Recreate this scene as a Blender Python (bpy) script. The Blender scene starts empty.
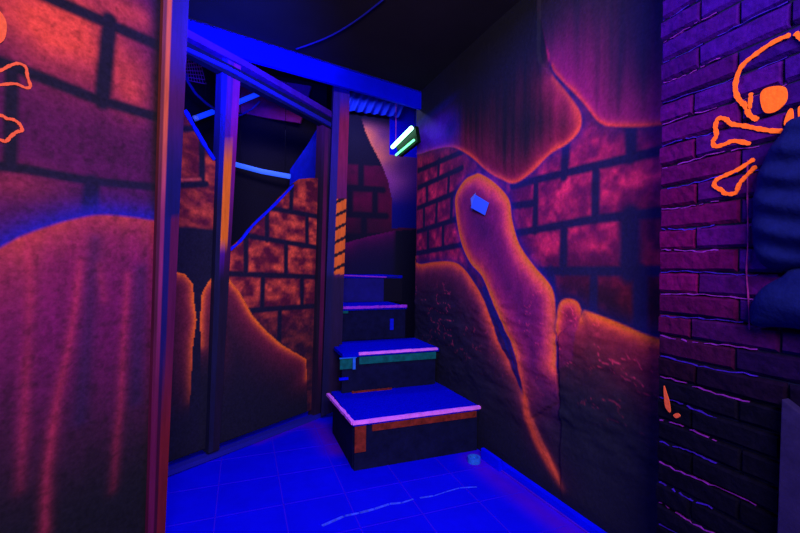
import bpy, bmesh, math
import numpy as np
from mathutils import Vector

# ---------------------------------------------------------------- measuring
F = 413.0; YH = 268.0; ROLL = math.radians(0.6); YAW = math.radians(20.9); H = 1.1

def ray(px, py):
    a = px-400; b = -(py-YH)
    c, s = math.cos(ROLL), math.sin(ROLL)
    x = (a*c-b*s)/F; y = (a*s+b*c)/F
    return (x*math.cos(YAW)+math.sin(YAW), -x*math.sin(YAW)+math.cos(YAW), y)

def floor_pt(px, py, h=0.0):
    X, Y, u = ray(px, py); t = (h-H)/u
    return (X*t, Y*t, h)

class Path:
    """vertical wall standing on a plan polyline, s = run along it, v = height"""
    def __init__(self, *pts):
        self.p = [np.array(q, float) for q in pts]
        self.len = [float(np.linalg.norm(b-a)) for a, b in zip(self.p, self.p[1:])]
        self.acc = [0.0]
        for l in self.len: self.acc.append(self.acc[-1]+l)
    def hit(self, px, py):
        X, Y, u = ray(px, py); best = None
        n = len(self.len)
        for i in range(n):
            a = self.p[i]; d = (self.p[i+1]-a)/self.len[i]
            den = X*d[1]-Y*d[0]
            if abs(den) < 1e-6: continue
            t = (a[0]*d[1]-a[1]*d[0])/den
            if t <= 0: continue
            s = (X*t-a[0])*d[0]+(Y*t-a[1])*d[1]
            lo = -9 if i == 0 else -1e-6
            hi = 9 if i == n-1 else self.len[i]+1e-6
            if lo <= s <= hi and (best is None or t < best[0]):
                best = (t, self.acc[i]+s, H+u*t)
        if best is None:                        # runs on past the bend
            i = max(n-2, 0); a = self.p[i]; d = (self.p[i+1]-a)/self.len[i]
            t = (a[0]*d[1]-a[1]*d[0])/(X*d[1]-Y*d[0])
            best = (t, self.acc[i]+(X*t-a[0])*d[0]+(Y*t-a[1])*d[1], H+u*t)
        return (best[1], best[2])
    def at(self, s, v, off=0.0):
        i = 0
        while i < len(self.len)-1 and s > self.acc[i+1]: i += 1
        a = self.p[i]; d = (self.p[i+1]-a)/self.len[i]
        q = a+d*(s-self.acc[i])
        n = np.array((d[1], -d[0]))
        if np.dot(n, -a) < 0: n = -n            # faces the room
        return (q[0]+n[0]*off, q[1]+n[1]*off, v)
    def P(self, pts): return [self.hit(*q) for q in pts]

RIGHT = Path((1.415, 0.85), (1.356, 2.10), (1.335, 3.12), (1.80, 4.22))
SCREEN = Path((-0.369, 2.463), (0.551, 3.079))
_e = floor_pt(158, 556)
LEFT = Path((_e[0]-0.77*0.9, _e[1]-0.638*0.9), (_e[0], _e[1]))
BACK = Path((-1.6, 4.2), (1.82, 4.2))
PILLAR = Path((1.232, 0.925), (1.232, 0.20))
FINISH_BEAM = Path((-0.95, 2.05), (1.42, 3.12))

# ---------------------------------------------------------------- helpers
C = bpy.context.scene.collection

def lin(r, g, b):
    f = lambda c: (c/255)/12.92 if c/255 <= .04045 else ((c/255+.055)/1.055)**2.4
    return (f(r), f(g), f(b))

def tag(o, label=None, cat=None, group=None, kind=None):
    if label: o['label'] = label
    if cat: o['category'] = cat
    if group: o['group'] = group
    if kind: o['kind'] = kind
    return o

def empty(name, loc):
    o = bpy.data.objects.new(name, None); C.objects.link(o); o.location = loc
    o.empty_display_size = .1
    return o

def link(name, me, mat, parent=None, smooth=False):
    me.materials.append(mat)
    o = bpy.data.objects.new(name, me); C.objects.link(o)
    if parent is not None:
        o.parent = parent
        o.location = (-parent.location[0], -parent.location[1], -parent.location[2])
        if parent.parent is not None:
            pl = parent.location+parent.parent.location
            o.location = (-pl[0], -pl[1], -pl[2])
    if smooth:
        for p in me.polygons: p.use_smooth = True
    return o

def recenter(o):
    """move the origin of a loose object to the bottom centre of its mesh"""
    co = [v.co.copy() for v in o.data.vertices]
    c = Vector(((min(v.x for v in co)+max(v.x for v in co))/2, (min(v.y for v in co)+max(v.y for v in co))/2, min(v.z for v in co)))
    o.data.transform(__import__('mathutils').Matrix.Translation(-c)); o.location = o.location+c
    return o

def material(name, color=None, rough=.85, spec=.12, attr=False, speck=0.0, speck_scale=60, bump=0.0, bump_scale=30, emit=None, strength=1.0, stretch=(1, 1, 1), metal=0):
    m = bpy.data.materials.new(name); m.use_nodes = True
    nt = m.node_tree; n = nt.nodes; l = nt.links
    b = n['Principled BSDF']
    b.inputs['Roughness'].default_value = rough
    b.inputs['Specular IOR Level'].default_value = spec
    b.inputs['Metallic'].default_value = metal
    src = None
    if attr:
        a = n.new('ShaderNodeVertexColor'); a.layer_name = 'paint'; src = a.outputs['Color']
    else:
        a = n.new('ShaderNodeRGB'); a.outputs[0].default_value = (*color, 1); src = a.outputs[0]
    tc = n.new('ShaderNodeTexCoord'); mp = n.new('ShaderNodeMapping'); mp.inputs['Scale'].default_value = stretch
    l.new(tc.outputs['Object'], mp.inputs['Vector'])
    if speck > 0:
        t = n.new('ShaderNodeTexNoise'); t.inputs['Scale'].default_value = speck_scale; t.inputs['Detail'].default_value = 5; t.inputs['Roughness'].default_value = .65
        l.new(mp.outputs['Vector'], t.inputs['Vector'])
        r = n.new('ShaderNodeMapRange'); r.inputs['From Min'].default_value = .3; r.inputs['From Max'].default_value = .7
        r.inputs['To Min'].default_value = 1-speck; r.inputs['To Max'].default_value = 1+speck
        l.new(t.outputs['Fac'], r.inputs['Value'])
        mx = n.new('ShaderNodeVectorMath'); mx.operation = 'SCALE'
        l.new(src, mx.inputs[0]); l.new(r.outputs[0], mx.inputs['Scale']); src = mx.outputs[0]
    l.new(src, b.inputs['Base Color'])
    if bump > 0:
        t2 = n.new('ShaderNodeTexNoise'); t2.inputs['Scale'].default_value = bump_scale; t2.inputs['Detail'].default_value = 6
        l.new(mp.outputs['Vector'], t2.inputs['Vector'])
        bp = n.new('ShaderNodeBump'); bp.inputs['Strength'].default_value = bump; bp.inputs['Distance'].default_value = .01
        l.new(t2.outputs['Fac'], bp.inputs['Height']); l.new(bp.outputs['Normal'], b.inputs['Normal'])
    if emit:
        b.inputs['Emission Color'].default_value = (*emit, 1); b.inputs['Emission Strength'].default_value = strength
    return m

def set_paint(me, col):
    at = me.color_attributes.new('paint', 'FLOAT_COLOR', 'POINT')
    c = np.ones((len(me.vertices), 4), np.float32); c[:, :3] = np.clip(col, 0.0, 1.0)
    at.data.foreach_set('color', c.ravel())

def grid_faces(nu, nv):
    i = np.arange(nu-1)[:, None]*nv+np.arange(nv-1)[None, :]
    return np.stack([i, i+nv, i+nv+1, i+1], -1).reshape(-1, 4)

def mesh_np(name, v, f):
    me = bpy.data.meshes.new(name)
    me.from_pydata([tuple(x) for x in v], [], [tuple(int(q) for q in x) for x in f]); me.update()
    return me

def prism(name, mat, ring, off, parent=None, bevel=0.0):
    """closed prism: ring of 3D points swept by vector off"""
    bm = bmesh.new()
    a = [bm.verts.new(p) for p in ring]; b = [bm.verts.new(Vector(p)+Vector(off)) for p in ring]
    n = len(ring)
    bm.faces.new(a); bm.faces.new(b[::-1])
    for i in range(n): bm.faces.new((a[i], b[i], b[(i+1) % n], a[(i+1) % n]))
    bmesh.ops.recalc_face_normals(bm, faces=bm.faces)
    if bevel: bmesh.ops.bevel(bm, geom=list(bm.edges), offset=bevel, segments=2, profile=.7, affect='EDGES')
    me = bpy.data.meshes.new(name); bm.to_mesh(me); bm.free()
    return link(name, me, mat, parent)

def box(name, mat, lo, hi, parent=None, bevel=0.0):
    ring = [(lo[0], lo[1], lo[2]), (hi[0], lo[1], lo[2]), (hi[0], hi[1], lo[2]), (lo[0], hi[1], lo[2])]
    return prism(name, mat, ring, (0, 0, hi[2]-lo[2]), parent, bevel)

def tube(name, mat, pts, r, parent=None, seg=12):
    bm = bmesh.new(); rings = []
    pts = [Vector(p) for p in pts]
    for i, p in enumerate(pts):
        d = (pts[min(i+1, len(pts)-1)]-pts[max(i-1, 0)]).normalized()
        a = d.orthogonal().normalized() if i == 0 else (a-d*a.dot(d)).normalized()
        b = d.cross(a)
        rings.append([bm.verts.new(p+(a*math.cos(t)+b*math.sin(t))*r) for t in [2*math.pi*k/seg for k in range(seg)]])
    for q, w in zip(rings, rings[1:]):
        for k in range(seg): bm.faces.new((q[k], q[(k+1) % seg], w[(k+1) % seg], w[k]))
    bm.faces.new(rings[0][::-1]); bm.faces.new(rings[-1])
    bmesh.ops.recalc_face_normals(bm, faces=bm.faces)
    me = bpy.data.meshes.new(name); bm.to_mesh(me); bm.free()
    return link(name, me, mat, parent, smooth=True)

def smooth_line(pts, k=6, closed=False):
    p = [np.array(q, float) for q in pts]; out = []; n = len(p)
    rng = range(n) if closed else range(n-1)
    for i in rng:
        g = (lambda j: p[j % n]) if closed else (lambda j: p[min(max(j, 0), n-1)])
        a, b, c, d = g(i-1), g(i), g(i+1), g(i+2)
        for j in range(k):
            t = j/k
            out.append(.5*((2*b)+(-a+c)*t+(2*a-5*b+4*c-d)*t*t+(-a+3*b-3*c+d)*t**3))
    if not closed: out.append(p[-1])
    return out

def vnoise(x, y, sx, sy=None, seed=0, octaves=3):
    sy = sy or sx; tot = 0; amp = 1; norm = 0
    for o in range(octaves):
        rs = np.random.RandomState(seed+o*17); g = rs.rand(64, 64)
        X = x/sx*2**o+o*7.3+100; Y = y/sy*2**o+o*3.1+100
        i = np.floor(X).astype(int); j = np.floor(Y).astype(int); a = X-i; b = Y-j
        a = a*a*(3-2*a); b = b*b*(3-2*b)
        G = lambda p, q: g[p % 64, q % 64]
        tot = tot+amp*(G(i, j)*(1-a)*(1-b)+G(i+1, j)*a*(1-b)+G(i, j+1)*(1-a)*b+G(i+1, j+1)*a*b)
        norm += amp; amp *= .5
    return tot/norm

def sst(a, b, x):
    t = np.clip((x-a)/(b-a), 0, 1); return t*t*(3-2*t)

def dist(S, V, line):
    d = np.full(S.shape, 9.0)
    for (a, b) in zip(line, line[1:]):
        ax, ay = a; bx, by = b; dx, dy = bx-ax, by-ay; L2 = dx*dx+dy*dy+1e-12
        t = np.clip(((S-ax)*dx+(V-ay)*dy)/L2, 0, 1)
        d = np.minimum(d, np.hypot(S-ax-t*dx, V-ay-t*dy))
    return d

def inside(S, V, poly):
    r = np.zeros(S.shape, bool); n = len(poly)
    for i in range(n):
        (x1, y1), (x2, y2) = poly[i], poly[(i+1) % n]
        if y1 == y2: continue
        c = ((y1 > V) != (y2 > V)) & (S < (x2-x1)*(V-y1)/(y2-y1)+x1)
        r ^= c
    return r

def mixc(base, col, m):
    m = np.clip(m, 0, 1)[..., None]
    return base*(1-m)+np.array(col)*m

def mortar(path, S, V, segs, w0, w1):
    d = np.full(S.shape, 9.0)
    for sg in segs:
        w = 1.0
        if isinstance(sg[0], (int, float)): w, sg = sg
        d = np.minimum(d, dist(S, V, path.P(sg))/w)
    return sst(w0, w1, d)

def wall_mesh(name, path, s0, s1, v0, v1, step, paint, mat, disp=None, parent=None, thick=0.05, topfn=None):
    nu = int((s1-s0)/step)+2; nv = int((v1-v0)/step)+2
    s = np.linspace(s0, s1, nu); v = np.linspace(0, 1, nv)
    S = np.repeat(s[:, None], nv, 1)
    top = np.full(nu, v1) if topfn is None else np.array([topfn(q) for q in s])
    V = v0+(top[:, None]-v0)*v[None, :]
    col = paint(S, V)
    D = disp(S, V) if disp else np.zeros_like(S)
    co = [path.at(S[i, j], V[i, j], D[i, j]) for i in range(nu) for j in range(nv)]
    me = mesh_np(name, co, grid_faces(nu, nv))
    set_paint(me, col.reshape(-1, 3))
    o = link(name, me, mat, parent, smooth=True)
    md = o.modifiers.new('thickness', 'SOLIDIFY'); md.thickness = thick
    # thicken away from the room
    n = me.polygons[0].normal; c = me.polygons[0].center
    a = path.at(s0, v0, 0); b = path.at(s0, v0, 1)
    out = (b[0]-a[0])*n.x+(b[1]-a[1])*n.y
    md.offset = -1 if out > 0 else 1
    return o

# ---------------------------------------------------------------- materials
M = {}
M['mural'] = material('mural_paint', attr=True, speck=.26, speck_scale=80, bump=.12, bump_scale=60, rough=.9, spec=.06)
M['mural_rough'] = material('mural_plaster', attr=True, speck=.22, speck_scale=70, bump=.3, bump_scale=35, rough=.8, spec=.1)
M['post'] = material('painted_timber', attr=True, speck=.25, speck_scale=40, bump=.2, bump_scale=30, stretch=(1, 1, .12), rough=.7, spec=.15)
M['brick'] = material('painted_brick', attr=True, speck=.35, speck_scale=40, bump=.5, bump_scale=60, rough=.85, spec=.03)
M['floor'] = material('blue_tile', attr=True, speck=.08, speck_scale=8, bump=.05, bump_scale=20, rough=.7, spec=.05)
M['grout'] = material('violet_grout', lin(48, 14, 225), spec=.05)
M['ceiling'] = material('dark_ceiling', lin(40, 35, 44), speck=.12, speck_scale=3, rough=.95, spec=.02)
M['beam'] = material('blue_beam', (0.0, 0.002, .95), speck=.12, speck_scale=6, rough=.7, spec=.05)
M['dark'] = material('dark_wall', lin(24, 22, 42), spec=.03)
M['blue'] = material('blue_paint', (0.004, 0.01, .8), speck=.2, speck_scale=12, spec=.05)
M['blueviolet'] = material('violet_paint', lin(75, 15, 200), speck=.2, speck_scale=14, spec=.05)
M['carpet'] = material('blue_carpet', (0.002, 0.003, .62), speck=.3, speck_scale=120, bump=.6, bump_scale=200, rough=1, spec=0)
M['navy'] = material('navy_board', lin(17, 18, 56), speck=.3, speck_scale=20, bump=.2, spec=.05)
M['tape_pink'] = material('pink_tape', lin(250, 125, 250), speck=.15, speck_scale=30, rough=.6)
M['tape_violet'] = material('violet_tape', lin(165, 50, 215), speck=.2, speck_scale=30, rough=.6)
M['rust'] = material('rust_strip', lin(125, 38, 32), speck=.55, speck_scale=25, bump=.3)
M['green'] = material('green_strip', lin(8, 95, 95), speck=.4, speck_scale=25)
M['cyan'] = material('cyan_edge', lin(40, 110, 225), speck=.2, speck_scale=30)
M['orange'] = material('orange_fluorescent_paint', (1.0, .13, .012), speck=.12, speck_scale=90, bump=.2, bump_scale=100)
M['orange2'] = material('coral_fluorescent_paint', (.75, .095, .035), speck=.15, speck_scale=90, bump=.2, bump_scale=100)
M['pale'] = material('pale_blue_card', lin(60, 110, 255), rough=.4, spec=.4)
M['pale2'] = material('lighter_blue_card', lin(120, 165, 255), rough=.4, spec=.4)
M['streak'] = material('light_blue_paint', lin(60, 85, 245), speck=.5, speck_scale=40)
M['cloth'] = material('dark_blue_cloth', lin(10, 15, 78), speck=.2, speck_scale=40, bump=.3, bump_scale=80, rough=.95, spec=.05)
M['board'] = material('violet_board', lin(34, 24, 72), speck=.25, speck_scale=20, bump=.3, spec=.05)
M['net'] = material('violet_net', lin(210, 60, 190))
M['maroon'] = material('dull_purple_cloth', lin(150, 30, 150), speck=.3, speck_scale=8)
M['cable'] = material('blue_cable', lin(28, 26, 150))
M['casing'] = material('dark_casing', lin(4, 26, 10), rough=.6, spec=.1)
M['tube_green'] = material('green_tube', (.3, 1, .5), emit=(.35, 1.0, .55), strength=5)
M['tube_green2'] = material('dim_green_tube', (.2, 1, .4), emit=(.15, 1.0, .35), strength=2.2)
M['tube_blue'] = material('ultraviolet_tube', (.05, .1, 1), emit=(.0, .03, 1.0), strength=.9)
M['tube_blue2'] = material('pale_ultraviolet_tube', (.1, .2, 1), emit=(.02, .1, 1.0), strength=1.0)

# ---------------------------------------------------------------- right wall mural
RB = 2.52
def rock_layer(col, path, S, V, poly, edge, inner, glow, halo=None, w1=.018, w2=.085, fade=None, streak=0.0, mag=(150, 18, 70), gain=1.0):
    P = path.P(poly); E = path.P(smooth_line(edge, 5))
    P = P if len(P) > 3 else P
    ins = inside(S, V, P); d = dist(S, V, E); sd = np.where(ins, 1, -1)*dist(S, V, list(P)+[P[0]])
    f = np.ones_like(S) if fade is None else fade(S, V)
    if streak:
        w2 = w2*(.35+streak*vnoise(S, V, .035, .9, 5, 3)*1.6)
        d2 = d*(.6+.8*vnoise(S, V, .06, .3, 9))
    else: d2 = d*(.75+.5*vnoise(S, V, .05, .05, 3))
    if halo:
        col = np.where(ins[..., None], col, mixc(col, lin(*halo), .8*np.exp(-(d/.035)**1.3)*f))
    c = mixc(np.ones(S.shape+(3,))*np.array(lin(20, 19, 38)), lin(*inner), f)
    c = c+np.array(lin(*mag))*(np.exp(-d2/w2)*f)[..., None]*gain
    c = mixc(c, lin(*glow), np.exp(-(d2/w1)**1.5)*np.clip(f, 0, 1))
    aa = sst(-.007, .007, sd)[..., None]
    return col*(1-aa)+c*aa, ins, d

UP1 = [(413, 152), (419, 154), (432, 150), (452, 147), (470, 156), (487, 171), (501, 179), (515, 183), (533, 171), (550, 154), (568, 143), (580, 129), (580, 112), (568, 94), (554, 77)]
UP2 = [(552, 66), (557, 75), (582, 101), (596, 119), (603, 124), (610, 126), (640, 126.5), (668, 124)]
FL = [(524, 396), (519, 369), (513, 348), (507, 335), (500, 318), (491, 297), (482, 276), (470, 262), (461, 241), (456, 213), (456, 195), (465, 180), (475, 174.5)]
FR = [(475, 174.5), (480, 174), (494.5, 183), (508.5, 199), (512, 220), (519, 244), (533, 265), (550.5, 286), (555, 304), (556, 335), (556, 365)]
LR = [(413, 256), (419, 264), (435, 262), (452.5, 262), (463, 268), (473.5, 282), (484, 300), (491, 318), (497, 338), (508, 360), (517, 381), (523, 397)]
TAIL = [(523, 390), (530, 419), (538, 440), (549, 461), (563, 488)]
LUMP = [(556.5, 330), (557.5, 312), (561, 302), (568, 299), (577, 302), (581, 310)]
HILL = [(580, 318), (583, 311), (589, 312), (610, 320), (645, 334), (672, 343)]
R_MORTAR = [
    [(512, 186), (531, 181), (661, 150.5), (675, 147)], [(505, 236), (512, 234), (595, 219), (675, 211)], [(540, 271), (675, 271)],
    (1.3, [(566, 145), (564, 176)]), (1.3, [(631, 124), (631, 158)]), [(536, 181), (535, 231)], (1.1, [(596, 166), (595, 219)]),
    (1.2, [(564, 226), (563, 271)]), (2.2, [(630, 216), (629, 271)]), [(594, 271), (593, 318)], (1.3, [(551, 271), (552, 300)]), (1.5, [(640, 271), (640, 330)]),
    [(413, 173), (462, 152)], [(413, 190), (462, 168)], [(413, 210), (460, 191)], [(413, 233), (460, 218)], [(413, 254), (466, 244)],
    [(439, 160), (438, 180)], [(427, 185), (427, 204)], [(449, 174), (448, 195)], [(437, 200), (436, 224)], [(424, 206), (424, 229)], [(428, 228), (428, 249)], [(443, 224), (443, 249)], [(452, 197), (451, 220)],
    [(512, 206), (535, 203)],
]
def paint_right(S, V):
    n1 = vnoise(S, V, .16, .16, 1); n2 = vnoise(S, V, .05, .05, 2)
    base = np.ones(S.shape+(3,))*np.array(lin(24, 17, 58))
    # bricks
    m = mortar(RIGHT, S, V, R_MORTAR, .012, .030)
    sc, _ = RIGHT.hit(470, 268)
    far = sst(sc-.05, sc+.1, S)
    blot = np.clip((n1*.6+n2*.7-.42)*2.2, 0, 1.4)
    bc = np.ones(S.shape+(3,))*np.array(lin(92, 6, 66))+np.array(lin(225, 52, 56))*(blot**1.8*.44)[..., None]
    lowv = sst(.95, 1.25, V)*.8+.2  # darker downwards: dark mural paint plus dim light put into the colour
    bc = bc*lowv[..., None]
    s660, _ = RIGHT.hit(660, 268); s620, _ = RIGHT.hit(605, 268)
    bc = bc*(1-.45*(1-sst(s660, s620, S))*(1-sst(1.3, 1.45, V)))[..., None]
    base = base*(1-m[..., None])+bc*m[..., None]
    top = sst(RIGHT.hit(520, 120)[1], RIGHT.hit(520, 90)[1], V)
    # far upper corner lit violet paint
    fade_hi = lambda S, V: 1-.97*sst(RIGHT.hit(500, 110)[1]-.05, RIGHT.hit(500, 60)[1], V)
    col, i1, d1 = rock_layer(base, RIGHT, S, V, smooth_list(UP1)+[(548, 60), (542, 20), (538, -40), (405, -40), (405, 150)], UP1, (20, 17, 26), (222, 78, 42), (28, 22, 90), .018, .085, fade_hi, 1.0, (165, 20, 66), .7)
    viol = (1-sst(RIGHT.hit(440, 268)[0]-.35, RIGHT.hit(440, 268)[0]+.25, S)*0)
    sv, _ = RIGHT.hit(452, 130)
    vm = sst(sv-.1, sv+.45, S)*i1*(1-sst(2.1, 2.45, V))
    col, i2, d2 = rock_layer(col, RIGHT, S, V, smooth_list(UP2)+[(690, 124), (690, -60), (530, -60), (541, 20)], UP2, (30, 16, 44), (205, 66, 42), (28, 22, 70), .014, .13, None, 1.0, (138, 12, 72))
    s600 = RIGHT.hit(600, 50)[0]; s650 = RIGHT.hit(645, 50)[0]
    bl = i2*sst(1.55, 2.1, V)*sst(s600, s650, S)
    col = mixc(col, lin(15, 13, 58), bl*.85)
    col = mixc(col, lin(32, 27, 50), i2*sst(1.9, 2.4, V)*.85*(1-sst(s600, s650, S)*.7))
    g = np.exp(-((S-RIGHT.hit(572, 60)[0]-.0)/.12)**2)*sst(1.65, 1.75, V)*(1-sst(2.0, 2.35, V))*i2*vnoise(S, V, .03, .6, 15)
    col = mixc(col, lin(125, 16, 80), g*.6)
    # blue and violet light painted into the far upper end
    se = RIGHT.acc[2]; s440 = RIGHT.hit(440, 130)[0]; s465 = RIGHT.hit(468, 130)[0]
    e = sst(s465, s440, S)*i1
    col = mixc(col, lin(85, 16, 185), e*.85*np.clip(np.exp(-((d1-.10)/.16)**2), 0, 1))
    col = mixc(col, lin(12, 12, 200), e*sst(RIGHT.hit(425, 126)[1], RIGHT.hit(425, 116)[1], V)*.9)
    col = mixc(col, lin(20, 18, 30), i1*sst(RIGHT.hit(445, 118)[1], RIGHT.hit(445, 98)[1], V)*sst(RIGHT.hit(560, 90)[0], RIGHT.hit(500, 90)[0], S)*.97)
    blob = np.exp(-((S-RIGHT.hit(452, 130)[0])/.10)**2-((V-RIGHT.hit(452, 130)[1])/.09)**2)*i1
    col = mixc(col, lin(20, 16, 120), blob*.8)
    fl = lambda a, b: (lambda S, V: sst(a, b, V))
    h = lambda y, x=520: RIGHT.hit(x, y)[1]
    f1 = lambda S, V: sst(h(415, 555), h(320, 550), V)
    col, i3, d3 = rock_layer(col, RIGHT, S, V, smooth_list(LR)+[(530, 419), (538, 440), (549, 461), (563, 488), (560, 560), (400, 560), (405, 256)], LR, (26, 22, 48), (240, 96, 34), (24, 20, 100), .034, .10, lambda S, V: sst(h(440), h(300), V)*.95, .0, (135, 22, 60))
    col, i4, d4 = rock_layer(col, RIGHT, S, V, smooth_list(FL)+smooth_list(FR)+[(560, 400), (563, 488), (549, 461), (538, 440), (530, 419), (524, 398)], FL+FR[1:], (62, 14, 76), (255, 104, 30), (24, 20, 110), .046, .12, lambda S, V: sst(h(440), h(320), V), .0, (165, 24, 62))
    col, i5, d5 = rock_layer(col, RIGHT, S, V, smooth_list(HILL)+[(690, 350), (690, 560), (563, 560), (563, 488), (560, 400), (560, 335), (575, 325)], HILL, (26, 20, 40), (240, 104, 22), (24, 20, 80), .028, .11, lambda S, V: sst(.42, .72, V), .0, (160, 30, 38))
    col, i6, d6 = rock_layer(col, RIGHT, S, V, smooth_list(LUMP)+[(578, 330), (575, 360), (560, 370)], LUMP, (60, 16, 60), (245, 98, 32), (24, 20, 80), .026, .08, lambda S, V: sst(.45, .75, V), .0, (170, 30, 45))
    # dark crack line between finger and left rock, open blue wedge
    crack = RIGHT.P([(484, 289), (492, 309), (499, 326), (509, 352), (516, 372), (522, 394)])
    cr = dist(S, V, crack)
    wv = sst(h(398), h(300), V)*.016+.002
    col = mixc(col, lin(24, 20, 92), 1-sst(wv*.8, wv*1.25, cr))
    # one orange line trailing towards the floor
    tl = dist(S, V, RIGHT.P(smooth_line(TAIL, 5)))
    tf = sst(h(494, 560), h(446, 540), V)*(1-sst(h(400), h(385), V))
    col = mixc(col, lin(245, 100, 24), np.exp(-(tl/.023)**2)*tf*.98)
    col = mixc(col, lin(95, 12, 60), np.exp(-(tl/.06)**1.2)*(.15+.6*tf)*(1-sst(h(400), h(385), V))*sst(h(515, 560), h(480, 555), V)*.6)
    # crinkled highlights in plaster
    cn = vnoise(S, V, .13, .055, 31, 3); ridge = np.exp(-((cn-.5)/.010)**2)*sst(.45, .6, vnoise(S, V, .09, .09, 33, 2))
    low = (i5 | i4 | i3 | i6)*sst(h(400), h(340), V)*(1-sst(h(300), h(280), V))
    col = col+np.array(lin(190, 50, 75))*(ridge*low*.6)[..., None]
    col = col*(.88+.28*n2)[..., None]
    return contrast(col, 1.15, 1.75)

def contrast(c, g, k): return np.clip(c, 0, 1)**g*k+np.array((.0065, .0058, .0085))

def smooth_list(p): return [tuple(q) for q in smooth_line(p, 5)]

def disp_right(S, V):
    d = np.zeros_like(S)
    for poly, edge, a in ((smooth_list(LR)+[(563, 488), (560, 560), (400, 560), (405, 256)], LR, .008),
                          (smooth_list(FL)+smooth_list(FR)+[(560, 400), (530, 419)], FL+FR[1:], .010),
                          (smooth_list(HILL)+[(690, 350), (690, 560), (563, 560), (560, 335)], LUMP[3:]+HILL, .012),
                          (smooth_list(UP1)+[(540, 60), (540, -40), (405, -40)], UP1, .012)):
        i = inside(S, V, RIGHT.P(poly)); e = dist(S, V, RIGHT.P(edge))
        d = np.maximum(d, i*a*sst(0, .10, e))
    rough = (vnoise(S, V, .055, .04, 31, 4)-.5)*.016*sst(.9, .8, V)*0
    k = sst(1.05, .85, V)
    rough = (vnoise(S, V, .13, .055, 31, 3)-.5)*.022*np.clip(1-sst(.80, 1.02, V), 0, 1)*sst(.15, .4, V)
    e0 = np.minimum(sst(0, .1, S), sst(0, .1, RIGHT.acc[-1]-S))
    return (d+rough)*e0*sst(0, .1, V)

sR1 = RIGHT.acc[-1]
tag(wall_mesh('wall_right', RIGHT, 0.0, sR1, 0.0, 2.95, .0068, paint_right, M['mural_rough'], disp_right, None, .06), kind='structure')

# ---------------------------------------------------------------- left mural wall
L_MORT = [(1.0, [(20, -16), (55, 0), (100, 20), (162, 47), (175, 53)]), (.9, [(-60, 47), (0, 62), (30, 73), (96, 99), (160, 118), (172, 122)]),
          (.7, [(-60, 160), (0, 166), (25, 169), (90, 181), (155, 187)]), (1.25, [(110, 20), (102, 102)]), (1.2, [(92, 182), (90, 214)]), (.8, [(12, 70), (10, 166)])]
HL = [(-60, 282), (0, 248), (20, 237), (50, 226), (75, 219), (100, 215), (130, 217), (150, 220), (170, 222)]
def paint_left(S, V):
    n1 = vnoise(S, V, .10, .10, 41, 4); n2 = vnoise(S, V, .018, .018, 42); n2 = n2-.5*sst(.62, .72, vnoise(S, V, .02, .02, 44, 2))
    base = np.ones(S.shape+(3,))*np.array(lin(24, 14, 40))
    m = mortar(LEFT, S, V, L_MORT, .012, .030)
    h = lambda y, x=80: LEFT.hit(x, y)[1]
    sx = lambda x, y=150: LEFT.hit(x, y)[0]
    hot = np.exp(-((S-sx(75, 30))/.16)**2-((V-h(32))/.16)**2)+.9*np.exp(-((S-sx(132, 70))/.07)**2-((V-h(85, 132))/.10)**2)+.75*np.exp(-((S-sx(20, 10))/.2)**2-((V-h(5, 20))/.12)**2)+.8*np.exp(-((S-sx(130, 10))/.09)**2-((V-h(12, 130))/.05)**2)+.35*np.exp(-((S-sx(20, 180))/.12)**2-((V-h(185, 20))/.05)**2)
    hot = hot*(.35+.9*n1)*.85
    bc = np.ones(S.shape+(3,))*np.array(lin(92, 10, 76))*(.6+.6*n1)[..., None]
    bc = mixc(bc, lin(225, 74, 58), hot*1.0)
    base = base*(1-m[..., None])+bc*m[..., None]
    right = sst(sx(143), sx(158), S)
    base = mixc(base, lin(24, 12, 28), right*.9)
    HLp = LEFT.P(smooth_line(HL, 4)); dh = dist(S, V, HLp)
    base = mixc(base, lin(18, 22, 185), np.exp(-(dh/.040)**1.6)*.95)
    base = mixc(base, lin(45, 16, 110), np.exp(-(dh/.10)**1.6)*.4)
    poly = LEFT.P([tuple(q) for q in smooth_line(HL, 4)]+[(180, 700), (-80, 700)])
    ins = inside(S, V, poly)
    low = sst(h(520), h(270), V)
    streakn = vnoise(S, V, .035, .6, 51, 3)
    c = np.ones(S.shape+(3,))*np.array(lin(22, 18, 32))
    c = mixc(c, lin(122, 8, 98), low*(.55+.6*streakn))
    c = mixc(c, lin(225, 84, 62), np.exp(-dh/.06)*.85*(.5+.8*n1))
    c = mixc(c, lin(150, 30, 78), np.exp(-dh/.16)*.55*(.3+streakn))
    for ln, a in (([(28, 235), (30, 300), (25, 400), (20, 490)], .7), ([(80, 262), (76, 305), (68, 350), (57, 400), (47, 470), (44, 533)], 1.0), ([(128, 275), (124, 330), (121, 400), (117, 440), (113, 490)], .75), ([(98, 265), (104, 300)], .6)):
        dd = dist(S, V, LEFT.P(ln)); yy = sst(h(545), h(430), V)*.8+.2
        c = mixc(c, lin(195, 50, 88), np.exp(-(dd/.014)**1.5)*a*(.35+.7*n1)*.8*(yy if a < .9 else 1))
    for ln in ([(95, 240), (88, 330), (80, 420)], [(140, 270), (136, 400)]):
        dd = dist(S, V, LEFT.P(ln)); c = mixc(c, lin(38, 24, 78), np.exp(-(dd/.025)**2)*.55)
    aa = sst(-.006, .006, np.where(ins, 1, -1)*dh)[..., None]
    q = (c*aa+base*(1-aa))*(.75+.5*n2)[..., None]*.62
    return contrast(q, 1.1, 1.38)
wl = wall_mesh('wall_left', LEFT, -.55, LEFT.len[0]-.002, 0, 2.5, .006, paint_left, M['mural'], None, None, .045)
tag(wl, kind='structure')

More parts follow.
